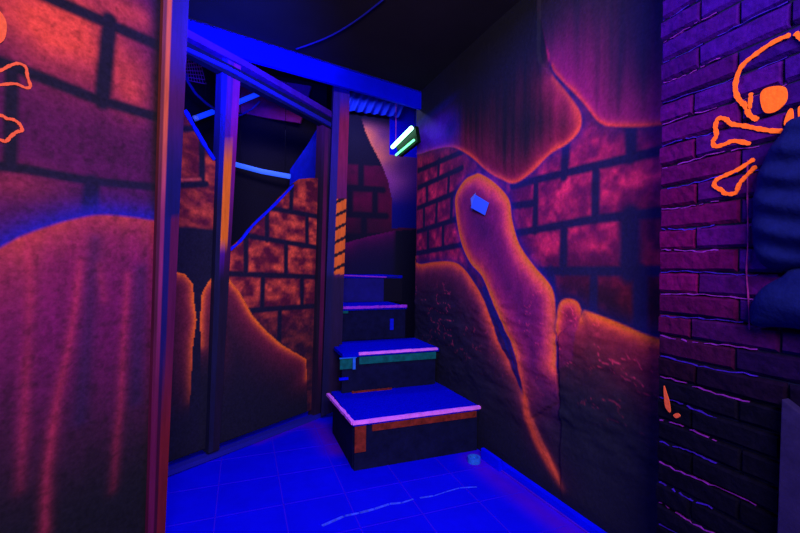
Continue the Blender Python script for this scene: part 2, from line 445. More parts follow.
def ribbon(name, mat, path, line_px, w, off, parent, thick=.002, closed=False, k=6):
    L = [path.hit(*q) for q in smooth_line(line_px, k, closed)]
    n = len(L); vs = []; fs = []
    for i in range(n):
        a = np.array(L[(i-1) % n] if closed else L[max(i-1, 0)]); b = np.array(L[(i+1) % n] if closed else L[min(i+1, n-1)])
        d = (b-a)/(np.linalg.norm(b-a)+1e-9); nn = np.array((-d[1], d[0]))
        ww = w*(.88+.24*math.sin(i*1.7)*math.sin(i*.61))
        if not closed and i in (0, n-1): ww *= .6
        p = np.array(L[i])
        for o_, f_ in ((off, -1), (off, 1), (off+thick, 1), (off+thick, -1)):
            q = p+nn*ww/2*f_; vs.append(path.at(q[0], q[1], o_))
    for i in range(n if closed else n-1):
        j = (i+1) % n
        for k_ in range(4): fs.append((i*4+k_, i*4+(k_+1) % 4, j*4+(k_+1) % 4, j*4+k_))
    if not closed: fs += [(0, 1, 2, 3), (n*4-1, n*4-2, n*4-3, n*4-4)]
    return vs, fs
def merge(name, mat, parts, parent):
    V_ = []; F_ = []
    for vs, fs in parts:
        o = len(V_); V_ += vs; F_ += [tuple(q+o for q in f) for f in fs]
    return link(name, mesh_np(name, V_, F_), mat, parent)
def blob(path, px, off, thick=.003):
    L = [path.hit(*q) for q in smooth_line(px, 5, True)]; n = len(L)
    vs = [path.at(s, v, off) for s, v in L]+[path.at(s, v, off+thick) for s, v in L]
    return vs, [tuple(range(n)), tuple(range(2*n-1, n-1, -1))]+[(i, (i+1) % n, n+(i+1) % n, n+i) for i in range(n)]

parts = [ribbon('', None, LEFT, [(-45, 76), (-20, 75), (0, 70.5), (9, 66), (18, 63.6), (25.5, 67.5), (27, 76.5), (30, 86), (25.5, 88), (15, 84), (0, 85), (-40, 90)], .0085, .001, None),
         ribbon('', None, LEFT, [(-30, 112), (0, 115.5), (6, 118.5), (13.5, 120), (19.5, 124.5), (21.6, 130.5), (16.5, 132), (10.5, 136.5), (6, 141), (0, 140), (-30, 128)], .0095, .001, None),
         blob(LEFT, [(-22, 14), (-4, 10), (5, 20), (6, 32), (2, 42), (-12, 46), (-26, 34)], .001)]
bones = merge('crossbones_painting', M['orange2'], parts, wl)
bones['label'] = 'coral outlines of two painted bones and a round eye patch on the left wall'

# ---------------------------------------------------------------- generic painted posts
def painted_slab(name, path, quad, thick, colfn, mat, parent=None, off=0.0, nu=14, nv=160):
    """quad px: top-left, top-right, bottom-right, bottom-left; colour = f(u across, w pixel height)"""
    (a, b, c, d) = [np.array(path.hit(*q)) for q in quad]
    vs = []; cols = []
    for i in range(nu):
        u = i/(nu-1)
        t = a+(b-a)*u; bt = d+(c-d)*u
        ty = quad[0][1]+(quad[1][1]-quad[0][1])*u; by = quad[3][1]+(quad[2][1]-quad[3][1])*u
        for j in range(nv):
            w = j/(nv-1); p = bt+(t-bt)*w
            vs.append(path.at(p[0], p[1], off)); cols.append(colfn(u, by+(ty-by)*w))
    n0 = len(vs)
    me_v = vs+[tuple(np.array(v)-(np.array(path.at(0, 0, 1))-np.array(path.at(0, 0, 0)))*thick) for v in vs]
    f = [tuple(q) for q in grid_faces(nu, nv)]
    fs = f+[tuple(x+n0 for x in q[::-1]) for q in f]
    rim = [i*nv for i in range(nu)]+[(nu-1)*nv+j for j in range(1, nv)]+[i*nv+nv-1 for i in range(nu-2, -1, -1)]+[j for j in range(nv-2, 0, -1)]
    for x, y in zip(rim, rim[1:]+rim[:1]): fs.append((y, x, x+n0, y+n0))
    me = mesh_np(name, me_v, fs); set_paint(me, np.array(cols+cols))
    bm = bmesh.new(); bm.from_mesh(me); bmesh.ops.recalc_face_normals(bm, faces=bm.faces); bm.to_mesh(me); bm.free()
    return link(name, me, mat, parent)

def mixt(a, b, m):
    m = min(max(m, 0), 1); return tuple(x*(1-m)+y*m for x, y in zip(a, b))
def ss(a, b, x):
    t = min(max((x-a)/(b-a), 0), 1); return t*t*(3-2*t)

def col_edge(u, y):
    if u < .34:
        c = mixt(lin(195, 80, 40), lin(120, 30, 90), ss(100, 240, y))
        if u < .15: c = mixt(c, lin(50, 12, 34), .8)
        return mixt(c, lin(90, 14, 60), ss(300, 430, y))
    up = mixt(lin(75, 18, 120), lin(95, 14, 95), ss(60, 105, y)*(1-ss(105, 160, y)))
    up = mixt(lin(44, 14, 120), up, ss(10, 60, y)); up = mixt(up, lin(22, 16, 120), ss(120, 190, y))
    lo = lin(120, 18, 100) if u > .62 else lin(30, 18, 130)
    lo = mixt(lo, lin(160, 34, 55) if u > .5 else lin(88, 12, 60), ss(330, 450, y))
    return tuple(q*.40 for q in mixt(up, lo, ss(220, 224, y)))
post = painted_slab('timber_post', LEFT, [(161, -22), (187, -22), (161, 556), (144, 556)], .018, col_edge, M['post'], None, .02, 18, 200)
tag(recenter(post), 'tall timber post painted violet above and pink streaked below, ending the left mural wall', 'post')

# ---------------------------------------------------------------- framed screen with mural boards
s0, v0 = SCREEN.hit(165, 475)
screen = empty('framed_partition', (*SCREEN.at(.45, 0)[:2], 0))
tag(screen, 'leaning timber framed partition with brick and rock mural boards left of the stairs', 'partition')
def tabfn(pts):
    P = sorted(SCREEN.P(pts)); xs = [p[0] for p in P]; ys = [p[1] for p in P]
    return lambda s: float(np.interp(s, xs, ys))
S_MORT = [[(160, 186), (206, 184)], [(202, 120), (202, 184)], [(160, 130), (206, 128)],
          [(228, 232), (237, 234), (320, 248), (330, 250)], [(262, 206), (270, 208), (320, 217), (330, 219)], [(225, 273.5), (315, 277), (330, 278)], [(245, 311), (257, 310), (315, 306), (330, 305)],
          [(267, 207), (267, 240)], [(307, 216), (307, 246)], [(286, 243), (286, 276)], [(292, 182), (291, 212)], [(263, 276), (262, 310)], [(302, 277), (302, 307)], [(280, 308), (279, 345)], [(246, 237), (246, 274)]]
PA = [(160, 270), (173, 271), (185, 274), (193, 284), (194, 300), (196.5, 320), (193, 345), (190, 400)]
PB = [(201, 345), (200, 320), (202, 293), (209, 281), (218, 272), (223, 269), (229, 279), (240, 293), (252, 315), (265, 330), (282, 345), (306, 359), (307, 378)]
def paint_screen(S, V):
    n1 = vnoise(S, V, .07, .05, 61, 4); n2 = vnoise(S, V, .02, .02, 62)
    base = np.ones(S.shape+(3,))*np.array(lin(20, 16, 42))
    m = mortar(SCREEN, S, V, S_MORT, .011, .026)
    hh = lambda y, x=280: SCREEN.hit(x, y)[1]
    sx = lambda x, y=250: SCREEN.hit(x, y)[0]
    lft = S < sx(222)
    a = np.where(lft, sst(hh(229, 190), hh(225, 190), V), sst(hh(345), hh(290), V)*.75+.25)
    b = np.clip((n1-.30)*2.0, 0, 1.0)
    bc = np.ones(S.shape+(3,))*np.array(lin(82, 12, 42))+np.array(lin(222, 88, 34))*(b**1.5*np.where(lft, .55, .8))[..., None]
    base = base*(1-(m*a)[..., None])+bc*(m*a)[..., None]
    base = mixc(base, lin(205, 84, 78), np.exp(-(dist(S, V, SCREEN.P([(176, 180), (200, 179)]))/.008)**2)*.6)
    def rk(col, poly, edge, f):
        E = SCREEN.P(smooth_line(edge, 4)); ins = inside(S, V, SCREEN.P(poly)); d = dist(S, V, E)
        c = np.ones(S.shape+(3,))*np.array(lin(20, 18, 40))
        c = c+np.array(lin(140, 24, 42))*(np.exp(-d/.08)*f)[..., None]
        c = mixc(c, lin(250, 112, 22), np.exp(-(d/.021)**1.4)*f*.95)
        return np.where(ins[..., None], c, col)
    base = rk(base, PA+[(190, 600), (160, 600)], PA, sst(hh(430, 190), hh(300, 190), V))
    base = rk(base, PB+[(307, 600), (195, 600), (200, 400)], PB, np.where(S < sx(224), sst(hh(400, 210), hh(290, 210), V), 1.0)*sst(hh(420), hh(365), V))
    low = 1-sst(hh(420), hh(300), V)
    return contrast(base*(.8+.4*n2)[..., None], 1.1, 1.4)
TOPL = [(150, 60), (172, 75), (184.5, 110), (196, 131), (206, 148), (214, 160), (224, 170)]
TOPR = [(221, 255), (228, 250), (240, 240), (252, 225), (275, 203), (293, 184), (300, 179), (310, 178), (330, 178)]
o = wall_mesh('mural_board', SCREEN, SCREEN.hit(152, 400)[0], SCREEN.hit(218, 400)[0]+.01, .06, 2, .006, paint_screen, M['mural'], None, screen, .018, tabfn(TOPL))
o = wall_mesh('mural_board', SCREEN, SCREEN.hit(218, 400)[0]+.012, SCREEN.hit(326, 300)[0], .06, 2, .006, paint_screen, M['mural'], None, screen, .018, tabfn(TOPR))
def trim_strip(name, mat, line, w, off, parent, thick=.012):
    vs, fs = ribbon('', None, SCREEN, line, w, off, None, thick, False, 4)
    return link(name, mesh_np(name, vs, fs), mat, parent)
trim_strip('edge_trim', M['blue'], [(184.5, 110), (196, 131), (206, 148), (214, 160)], .026, -.004, screen)['label'] = 'blue edge trim on the left board'
trim_strip('edge_trim', M['blue'], [(228, 251), (240, 241), (252, 226), (275, 204), (293, 185)], .016, -.004, screen)['label'] = 'blue edge trim on the slanting cut of the right board'

def col_postA(u, y):
    if u < .3: c = mixt(lin(10, 12, 140), lin(22, 20, 60), ss(150, 215, y))
    elif u < .62: c = lin(72, 14, 120)
    else: c = lin(122, 14, 118)
    c = mixt(c, lin(60, 14, 62) if u > .62 else c, ss(150, 260, y))
    lim = .25+.35*ss(168, 250, y)
    if 140 < y < 258 and .30 < u < .78-.0*y: c = mixt(c, lin(235, 110, 28), ss(130, 172, y)*(1-ss(240, 258, y)))
    c = mixt(c, lin(28, 18, 44) if u > .4 else lin(24, 22, 60), ss(258, 285, y))
    return c
painted_slab('post', SCREEN, [(219, 60), (238, 62), (216, 448), (205, 452)], .06, col_postA, M['post'], screen, .035, 20, 200)
def col_postB(u, y):
    c = lin(95, 22, 70) if .25 < u < .55 else lin(32, 22, 42)
    c = mixt(lin(70, 14, 110), c, ss(100, 200, y))
    return mixt(c, lin(36, 20, 52), ss(330, 400, y))
painted_slab('post', SCREEN, [(320, 112), (331, 112), (323, 412), (311, 417)], .06, col_postB, M['post'], screen, .03, 16, 120)
# rails
def px_slab(name, mat, path, pts, t, off, parent=None):
    ring = [path.at(*path.hit(*q), off) for q in pts]
    n = np.array(path.at(0, 0, 1))-np.array(path.at(0, 0, 0))
    return prism(name, mat, ring, tuple(-n*t), parent)
px_slab('top_rail', M['navy'], SCREEN, [(172, 38), (335, 123), (330, 131), (172, 50)], .05, .04, screen)
px_slab('rail_flange', material('dim_violet_edge', lin(62, 16, 140), speck=.3, speck_scale=15), SCREEN, [(172, 27), (240, 63), (332, 116), (332, 122), (240, 69), (172, 35)], .06, .055, screen)['label'] = 'violet upper edge of the rail'
px_slab('rail_flange', M['cable'], SCREEN, [(172, 45), (225, 69), (332, 127), (332, 131), (225, 73), (172, 49)], .02, .05, screen)['label'] = 'thin blue lower edge of the rail'
px_slab('bottom_rail', M['cable'], SCREEN, [(150, 474), (318, 412), (318, 416), (150, 479)], .05, .045, screen)
px_slab('dark_gap_strip', M['dark'], SCREEN, [(150, 479), (318, 416), (320, 414.5), (320, 420), (150, 484)], .03, .02, screen)  # dark strip standing in for the shaded gap under the bottom rail

# post beside the stairs with orange and black hazard stripes
def col_postC(u, y):
    if u < .40: c = mixt(lin(40, 20, 150), lin(30, 24, 90), ss(110, 260, y))
    else:
        c = mixt(lin(50, 14, 160), lin(140, 24, 86), ss(95, 125, y))
        c = mixt(c, lin(100, 16, 88), ss(150, 200, y))
        if y > 199 and y < 275:
            ph = ((y+u*9-2)/13.5) % 1
            c = lin(238, 104, 34) if ph > .26 else lin(34, 18, 30)
    c = mixt(c, mixt(lin(20, 14, 66), lin(34, 16, 60), ss(.2, .5, u)), ss(272, 280, y))
    return c
pc = Path((SCREEN.p[1][0]-.02, SCREEN.p[1][1]-.075), (SCREEN.p[1][0]+.18, SCREEN.p[1][1]-.075))
post2 = painted_slab('timber_post', pc, [(334, 84), (350, 85), (340, 409), (321, 417)], .05, col_postC, M['post'], None, 0, 24, 260)
tag(recenter(post2), 'narrow timber post with orange and black diagonal stripes at the left of the stairs', 'post')

# ---------------------------------------------------------------- ceiling, beam
bp = FINISH_BEAM
def quad_obj(name, mat, ring, off): return prism(name, mat, ring, off)
def beampx(pts):
    return [BE.at(*BE.hit(*q)) for q in pts]
a = ray(345, 88); P0 = (a[0]*2.92/ (a[0]*math.sin(YAW)+a[1]*math.cos(YAW)), a[1]*2.92/(a[0]*math.sin(YAW)+a[1]*math.cos(YAW)))
dirb = (math.sin(math.radians(76.4)), math.cos(math.radians(76.4)))
BE = Path((P0[0]-dirb[0]*1.6, P0[1]-dirb[1]*1.6), (P0[0]+dirb[0]*.86, P0[1]+dirb[1]*.86))
BEX = lambda s_, z: (P0[0]+dirb[0]*(s_-1.6), P0[1]+dirb[1]*(s_-1.6), z)
sa, sb = -1.2, (2.0-P0[0])/dirb[0]+1.6
L_, R_2 = BEX(sa, 2.52), BEX(sb, 2.52)
cl = prism('ceiling', M['ceiling'], [(-2.2, -1.2, 2.52), (2.0, -1.2, 2.52), R_2, L_, (-2.2, L_[1], 2.52)], (0, 0, .05)); tag(cl, kind='structure')
cl2 = prism('ceiling', M['dark'], [BEX(sa, 2.96), BEX(sb, 2.96), (2.0, 4.4, 2.96), (-2.2, 4.4, 2.96), (-2.2, L_[1], 2.96)], (0, 0, .05)); tag(cl2, kind='structure')
fa = prism('trim_1', M['dark'], [BEX(sa, 2.50), BEX(sb, 2.50), BEX(sb, 2.96), BEX(sa, 2.96)], (.01, .04, 0)); tag(fa, kind='structure')  # unseen fascia added to stop light leaking between the two ceilings
s_end = (1.325-P0[0])/dirb[0]+1.6
ring = [BE.at(0, 2.375), BEX(s_end, 2.375), BEX(s_end, 2.515), BE.at(0, 2.515)]
beam = prism('ceiling_beam', M['beam'], ring, (.01, .035, 0), None, .003)
tag(recenter(beam), 'long bright blue beam crossing under the dark ceiling above the stairs', 'beam')
cab = []
for i in range(25):
    t = i/24; px = 385+(296-385)*t; py = -2+(49+2)*t-7*math.sin(math.pi*t)*-1
    X, Y, u = ray(px, py); k = (2.513-H)/u; cab.append((X*k, Y*k, 2.513))
cb = tube('ceiling_cable', M['cable'], cab, .005)
tag(recenter(cb), 'thin blue cable running across the dark ceiling to the beam', 'cable')

# ---------------------------------------------------------------- back wall
BM = [[(340, 187), (383, 190)], [(340, 214), (386, 216)], [(361, 160), (361, 188)], [(375, 189), (375, 215)], [(350, 188), (350, 214)], [(340, 160), (372, 163)], [(340, 237), (380, 236)], [(364, 215), (364, 238)]]
def paint_back(S, V):
    n1 = vnoise(S, V, .12, .12, 71, 4)
    base = np.ones(S.shape+(3,))*np.array(lin(28, 24, 50))
    sx = lambda x, y=180: BACK.hit(x, y)[0]
    hh = lambda y, x=370: BACK.hit(x, y)[1]
    stair = sst(sx(334), sx(336), S)
    m = mortar(BACK, S, V, BM, .02, .05)*stair*(V < hh(165))*(V > hh(240))
    base = mixc(base, lin(98, 18, 62), m*(.15+.9*n1)*1.3*(.35+.65*sst(hh(236), hh(195), V)))
    slab = BACK.P([(365, 130), (372, 146), (381, 163), (388, 180), (392, 200)])
    right = inside(S, V, slab[:0]+BACK.P([(365, 130), (372, 146), (381, 163), (388, 180), (392, 200), (392, 228), (470, 228), (470, 120), (360, 105), (362, 120)]))
    d = dist(S, V, slab)
    c = np.ones(S.shape+(3,))*np.array(lin(18, 20, 120))
    c = mixc(c, lin(235, 120, 90), np.exp(-d/.16)*sst(hh(205), hh(150), V)*(.6+.6*n1))  # lamp light on the rock edge painted in as a warm glow
    c = mixc(c, lin(140, 50, 160), np.exp(-(np.abs(V-hh(178))/.16)**2)*np.exp(-d/.2)*.7)
    c = mixc(c, lin(40, 30, 60), sst(hh(130), hh(118), V))
    base = np.where((right & (stair > .5))[..., None], c, base)
    blue = ((S > sx(389.5)) & (V > hh(152)))
    base = np.where(blue[..., None], np.array((.003, .004, .75)), base)
    hi = BACK.P([(335, 250), (345, 243), (370, 236), (393, 231), (440, 228)])
    dd = dist(S, V, hi); below = inside(S, V, hi+BACK.P([(440, 300), (335, 300)]))
    c2 = np.ones(S.shape+(3,))*np.array(lin(27, 24, 66))
    c2 = mixc(c2, lin(120, 16, 96), np.exp(-dd/.07)*(.4+.8*n1)*(S < sx(396)))
    c2 = mixc(c2, lin(24, 24, 40), sst(sx(392), sx(398), S)*.8)
    base = np.where((below & (stair > .5))[..., None], c2, base)
    top = (V > hh(97)) & (stair > .5) & (S < sx(420))
    return base
sb0 = BACK.hit(345, 200)[0]
wb = wall_mesh('wall_back', BACK, 0, BACK.len[0], 0, 2.96, .012, paint_back, M['mural'], None, None, .05)
tag(wb, kind='structure')
# corrugated blue sheet
x0 = BACK.hit(336, 100)[0]; x1 = BACK.hit(440, 110)[0]; vv1 = BACK.hit(370, 96)[1]; vv0 = BACK.hit(345, 112)[1]; vv0b = BACK.hit(390, 118)[1]
nu = 160; vs = []
for i in range(nu):
    t = i/(nu-1); s = x0+(min(x1, 3.15)-x0)*t
    o_ = .05+.018*math.sin(2*math.pi*s/.085)
    sh = .10
    vs.append(BACK.at(s, vv0+(vv0b-vv0)*t*1.2, o_)); vs.append(BACK.at(s+sh, 2.955, o_+.02))
me = mesh_np('corrugated_sheet', vs, [(2*i, 2*i+2, 2*i+3, 2*i+1) for i in range(nu-1)])
cs = link('corrugated_sheet', me, material('bright_blue_sheet', lin(40, 75, 255), rough=.5), None, True)
cs.modifiers.new('thickness', 'SOLIDIFY').thickness = .004
tag(recenter(cs), 'blue ribbed sheet high above the top of the stairs', 'panel')
# blue board beyond the partition opening
pb = Path((.56, 3.2), (.56, 4.15))
side = px_slab('stair_side_board', M['blue'], pb, [(296, 150), (325, 118), (326, 262), (296, 262)], .02, 0)
def rayplane(px, py, z):
    X, Y, u = ray(px, py); d = X*math.sin(YAW)+Y*math.cos(YAW); return (X*z/d, Y*z/d, H+u*z/d)
bpy.data.objects.remove(side)
ea, eb = rayplane(291, 170, 3.75), rayplane(326, 116, 3.4)
ap = Path(ea[:2], eb[:2])
side = prism('angled_board', M['blue'], [ea, ap.at(*ap.hit(308, 146)), eb, (eb[0], eb[1], 0), (ea[0], ea[1], 0)], (-.010, -.012, 0))
tag(recenter(side), 'slanting bright blue board seen through the partition opening beside the stripe post', 'board')
# things in the dark room beyond
t1 = tube('ultraviolet_tube', M['tube_blue2'], [rayplane(232, 163.5, 3.6), rayplane(262, 171.5, 3.6), rayplane(290, 176.5, 3.6)], .021)
tag(recenter(t1), 'pale blue glowing tube, lower one of two beyond the partition opening', 'lamp', 'glowing tubes beyond the partition')
t2 = tube('ultraviolet_tube', M['tube_blue'], [rayplane(196, 118, 3.2), rayplane(235, 103.5, 3.3), rayplane(264, 91.5, 3.4)], .020)
tag(recenter(t2), 'deep blue glowing tube, upper one of two, crossing behind the middle post', 'lamp', 'glowing tubes beyond the partition')
for t_, q_ in ((t1, (240, 165, 3.62)), (t1, (285, 175, 3.62)), (t2, (205, 114, 3.23)), (t2, (255, 95, 3.37))):
    e_ = rayplane(*q_); tube('suspension_wire', M['dark'], [e_, (e_[0], e_[1], 2.955)], .0025, t_, 6)
cap = tube('end_cap', M['pale2'], [rayplane(193.5, 119, 3.195), rayplane(198, 117.3, 3.205)], .023, t2); 
c3 = tube('hanging_cable', M['cable'], [rayplane(*q, 3.1) for q in ((184, 70), (188, 82), (196, 94), (206, 103), (216, 110))], .010)
tag(recenter(c3), 'sagging blue cable behind the partition at upper left', 'cable')
c4 = tube('hanging_cable', M['cable'], [rayplane(*q, 3.5) for q in ((232, 117), (242, 114.5), (252, 109), (260, 101))], .008)
tag(recenter(c4), 'short curved blue cable hanging before the dull purple sheet', 'cable')
pp = prism('hanging_sheet', M['maroon'], [rayplane(*q, 3.9) for q in ((236, 72), (274, 80), (311, 86), (306, 104), (300, 123), (268, 118), (232, 111))], (.01, .02, 0))
tag(recenter(pp), 'dull purple sheet hanging in the dark beyond the partition', 'sheet')
# net
bm = bmesh.new()
q0 = [np.array(rayplane(*q, 3.3)) for q in ((184, 58), (198, 54), (206, 84), (186, 80))]
def nb(a, b, r=.003):
    a = Vector(a); b = Vector(b); d = (b-a).normalized(); p = d.orthogonal().normalized(); q = d.cross(p)
    A = [bm.verts.new(a+(p*i+q*j)*r) for i, j in ((1, 0), (0, 1), (-1, 0), (0, -1))]; B = [bm.verts.new(b+(p*i+q*j)*r) for i, j in ((1, 0), (0, 1), (-1, 0), (0, -1))]
    for k in range(4): bm.faces.new((A[k], A[(k+1) % 4], B[(k+1) % 4], B[k]))
for i in range(8):
    t = i/7; nb(q0[0]*(1-t)+q0[1]*t, q0[3]*(1-t)+q0[2]*t); nb(q0[0]*(1-t)+q0[3]*t, q0[1]*(1-t)+q0[2]*t)
me = bpy.data.meshes.new('hanging_net'); bm.to_mesh(me); bm.free()
tag(recenter(link('hanging_net', me, M['net'])), 'small violet net hanging in the dark behind the partition top left', 'net')

# green lamp
xl = Path((1.235, 2.6), (1.235, 3.9))
lampA = xl.at(*xl.hit(411.5, 128)); lampB = xl.at(*xl.hit(392.5, 147))
lampC = xl.at(*xl.hit(414, 140)); lampD = xl.at(*xl.hit(396, 155))
lamp = empty('green_light_fitting', ((lampA[0]+lampB[0])/2, (lampA[1]+lampB[1])/2, min(lampA[2], lampD[2])))
tag(lamp, 'glowing green twin tube light hanging at the top of the stairs', 'lamp')
g1 = tube('light_tube', M['tube_green'], [lampA, lampB], .017, lamp); g1['label'] = 'bright whitish green upper tube'
g2 = tube('light_tube', M['tube_green2'], [lampC, lampD], .009, lamp); g2['label'] = 'thin green lower tube'
prism('casing', M['casing'], [(lampA[0]+.03, lampA[1], lampA[2]+.02), (lampB[0]+.03, lampB[1], lampB[2]+.02), (lampD[0]+.03, lampD[1], lampD[2]-.01), (lampC[0]+.03, lampC[1], lampC[2]-.01)], (.03, 0, 0), lamp)
tube('suspension_wire', M['tape_violet'], [(lampB[0]+.03, lampB[1]+.0, lampB[2]), (lampB[0]+.03, lampB[1], 2.955)], .004, lamp)
tube('suspension_wire', M['casing'], [(lampA[0]+.05, lampA[1]+.05, lampA[2]-.03), (lampA[0]+.05, lampA[1]+.05, 2.955)], .002, lamp)

# ---------------------------------------------------------------- floor
gx = [-.1+.2886*k for k in range(-4, 7)]; gy = [1.685+.287*k for k in range(-8, 8)]
def floor_cols(X, Y):
    n = vnoise(X, Y, .3, .3, 81)
    c = np.ones(X.shape+(3,))*np.array((.001, .001, .80))*(.85+.25*n)[..., None]
    # violet patches along the walls and beside the stairs
    a = dist(X, Y, [(1.30, 2.05), (1.31, 1.8), (1.36, 1.2)]); c = mixc(c, lin(85, 10, 190), np.exp(-((a-.05)/.065)**2)*.75*(.6+.6*n))
    a = dist(X, Y, [(.42, 2.95), (.50, 2.86), (.535, 2.45)]); c = mixc(c, lin(95, 12, 165), np.exp(-(a/.07)**2)*.65)
    a = dist(X, Y, [(.1, 2.73), (.45, 2.98)]); c = mixc(c, lin(90, 10, 190), np.exp(-(a/.04)**2)*.6)
    return c
xs = np.linspace(-2.2, 1.75, 200); ys = np.linspace(-1.2, 4.4, 280)
X, Y = np.meshgrid(xs, ys, indexing='ij')
me = mesh_np('floor', np.stack([X, Y, np.zeros_like(X)], -1).reshape(-1, 3), grid_faces(200, 280)); set_paint(me, floor_cols(X, Y).reshape(-1, 3))
fl = link('floor', me, M['floor']); md = fl.modifiers.new('thickness', 'SOLIDIFY'); md.thickness = .05; md.offset = -1
tag(fl, kind='structure')
bm = bmesh.new()
def strip(x0, y0, x1, y1, w, z=.0012):
    d = Vector((x1-x0, y1-y0, 0)).normalized(); n = Vector((-d.y, d.x, 0))*w/2
    a = Vector((x0, y0, z)); b = Vector((x1, y1, z))
    f = [bm.verts.new(q) for q in (a-n, b-n, b+n, a+n)]; g = [bm.verts.new(v.co-Vector((0, 0, z+.001))) for v in f]
    bm.faces.new(f)
    for i in range(4): bm.faces.new((f[i], g[i], g[(i+1) % 4], f[(i+1) % 4]))
for x in gx:
    if x < 1.3: strip(x, .2, x, 2.9 if x < .5 else 2.2, .0042)
for y in gy:
    if y > .2: strip(-1.2, y, 1.31, y, .0028)
me = bpy.data.meshes.new('grout_lines'); bm.to_mesh(me); bm.free(); link('grout_lines', me, M['grout'], fl)
bm = bmesh.new(); rs = np.random.RandomState(4)
crk = [floor_pt(*q) for q in ((322, 526), (345, 516), (360, 513), (375, 509), (390, 504), (402, 503), (414, 499))]
crk2 = [floor_pt(*q) for q in ((420, 498), (434, 496), (446, 492), (460, 488), (478, 487))]
for ln, w in ((crk, .010), (crk2, .006)):
    for (a, b) in zip(ln, ln[1:]): strip(a[0], a[1], b[0]*.93+a[0]*.07, b[1]*.93+a[1]*.07, w*(.6+.7*rs.rand()), .002)
me = bpy.data.meshes.new('paint_streak'); bm.to_mesh(me); bm.free(); link('paint_streak', me, M['streak'], fl)['label'] = 'pale blue broken streak across the tiles'

# baseboard at the right wall
brd = []
P_ = [RIGHT.at(s, 0, .03) for s in np.linspace(.35, RIGHT.acc[1]-.02, 8)]; Q_ = [RIGHT.at(s, 0, -.005) for s in np.linspace(.35, RIGHT.acc[1]-.02, 8)]
bb = prism('baseboard_right', M['beam'], P_+Q_[::-1], (0, 0, .036)); tag(bb, kind='structure')
bl = [RIGHT.at(s, 0, .032) for s in np.linspace(.35, RIGHT.acc[1]-.02, 8)]
kb = prism('trim_2', M['blueviolet'], [(p[0]-.008, p[1], p[2]) for p in bl]+bl[::-1], (0, 0, .006)); tag(kb, kind='structure')
q = [RIGHT.at(s, 0, .04) for s in (RIGHT.acc[1]-.20, RIGHT.acc[1]-.015)]; q2 = [RIGHT.at(s, 0, .031) for s in (RIGHT.acc[1]-.015, RIGHT.acc[1]-.20)]
blk = prism('corner_block', M['beam'], [RIGHT.at(RIGHT.acc[1]-.20, 0, .055), RIGHT.at(RIGHT.acc[1]-.03, 0, .055), RIGHT.at(RIGHT.acc[1]-.03, 0, .032), RIGHT.at(RIGHT.acc[1]-.20, 0, .032)], (0, 0, .062), None, .006)
tag(recenter(blk), 'small blue wooden block on the floor where the right wall meets the first step', 'block')
# tape ring
c = Vector(floor_pt(474, 462)); bm = bmesh.new(); N = 28
prof = [(.024, 0), (.036, 0), (.036, .030), (.024, .030)]
R_ = [[bm.verts.new((c.x+r*math.cos(t), c.y+r*math.sin(t), z)) for r, z in prof] for t in [2*math.pi*k/N for k in range(N)]]
for i in range(N):
    for k in range(4): bm.faces.new((R_[i][k], R_[(i+1) % N][k], R_[(i+1) % N][(k+1) % 4], R_[i][(k+1) % 4]))
bmesh.ops.recalc_face_normals(bm, faces=bm.faces)
me = bpy.data.meshes.new('tape_roll'); bm.to_mesh(me); bm.free()
tag(recenter(link('tape_roll', me, M['cyan'], None, False)), 'small light blue ring shaped roll lying on the floor by the first step', 'roll')

# ---------------------------------------------------------------- stairs
st = empty('staircase', (.95, 2.19, 0)); tag(st, 'four blue carpeted steps with pink edge tape climbing to the back', 'stairs')
def strip3(name, mat, a, b, w, h, parent, wavy=0.0, seed=0):
    rs = np.random.RandomState(seed); n = 26 if wavy else 2
    a = Vector(a); b = Vector(b); d = (b-a).normalized(); p = Vector((-d.y, d.x, 0))
    bm = bmesh.new(); R = []
    for i in range(n):
        t = i/(n-1); c = a.lerp(b, t); k = 1+wavy*(rs.rand()-.5); e = wavy*.004*(rs.rand()-.5)
        R.append([bm.verts.new(c+p*x+Vector((0, 0, z))) for x, z in ((-w*k/2, e), (w*k/2, e), (w*k/2, h+e), (-w*k/2, h*k+e))])
    for q, r in zip(R, R[1:]):
        for k in range(4): bm.faces.new((q[k], q[(k+1) % 4], r[(k+1) % 4], r[k]))
    bm.faces.new(R[0]); bm.faces.new(R[-1][::-1]); bmesh.ops.recalc_face_normals(bm, faces=bm.faces)
    me = bpy.data.meshes.new(name); bm.to_mesh(me); bm.free()
    return link(name, me, mat, parent)
x0, x1 = .563, 1.350
# step 1
tr = box('tread', M['carpet'], (x0, 2.155, .245), (x1, 2.74, .27), st, .004)
strip3('edge_tape', M['tape_pink'], (x0-.004, 2.153, .258), (x1+.005, 2.153, .258), .022, .017, tr, .35, 1)
strip3('edge_tape', M['tape_pink'], (x0, 2.155, .258), (x0-.03, 2.70, .258), .020, .016, tr, .35, 2)
strip3('edge_tape', M['rust'], (x0+.12, 2.655, .269), (x0+.40, 2.655, .269), .008, .012, tr, .9, 8)['label'] = 'dull orange strip imitating a gleam at the back of the tread'  # coloured strip in place of a pinkish gleam on the back edge
box('riser', M['navy'], (x0+.012, 2.170, 0), (x1-.01, 2.190, .245), st)
box('side_panel', M['navy'], (x0+.008, 2.191, 0), (x0+.028, 2.72, .245), st)
box('orange_strip', M['rust'], (x0+.11, 2.161, .205), (x1-.02, 2.1695, .243), st, .002)
box('corner_post', M['rust'], (x0+.012, 2.161, .10), (x0+.075, 2.1695, .243), st, .002)
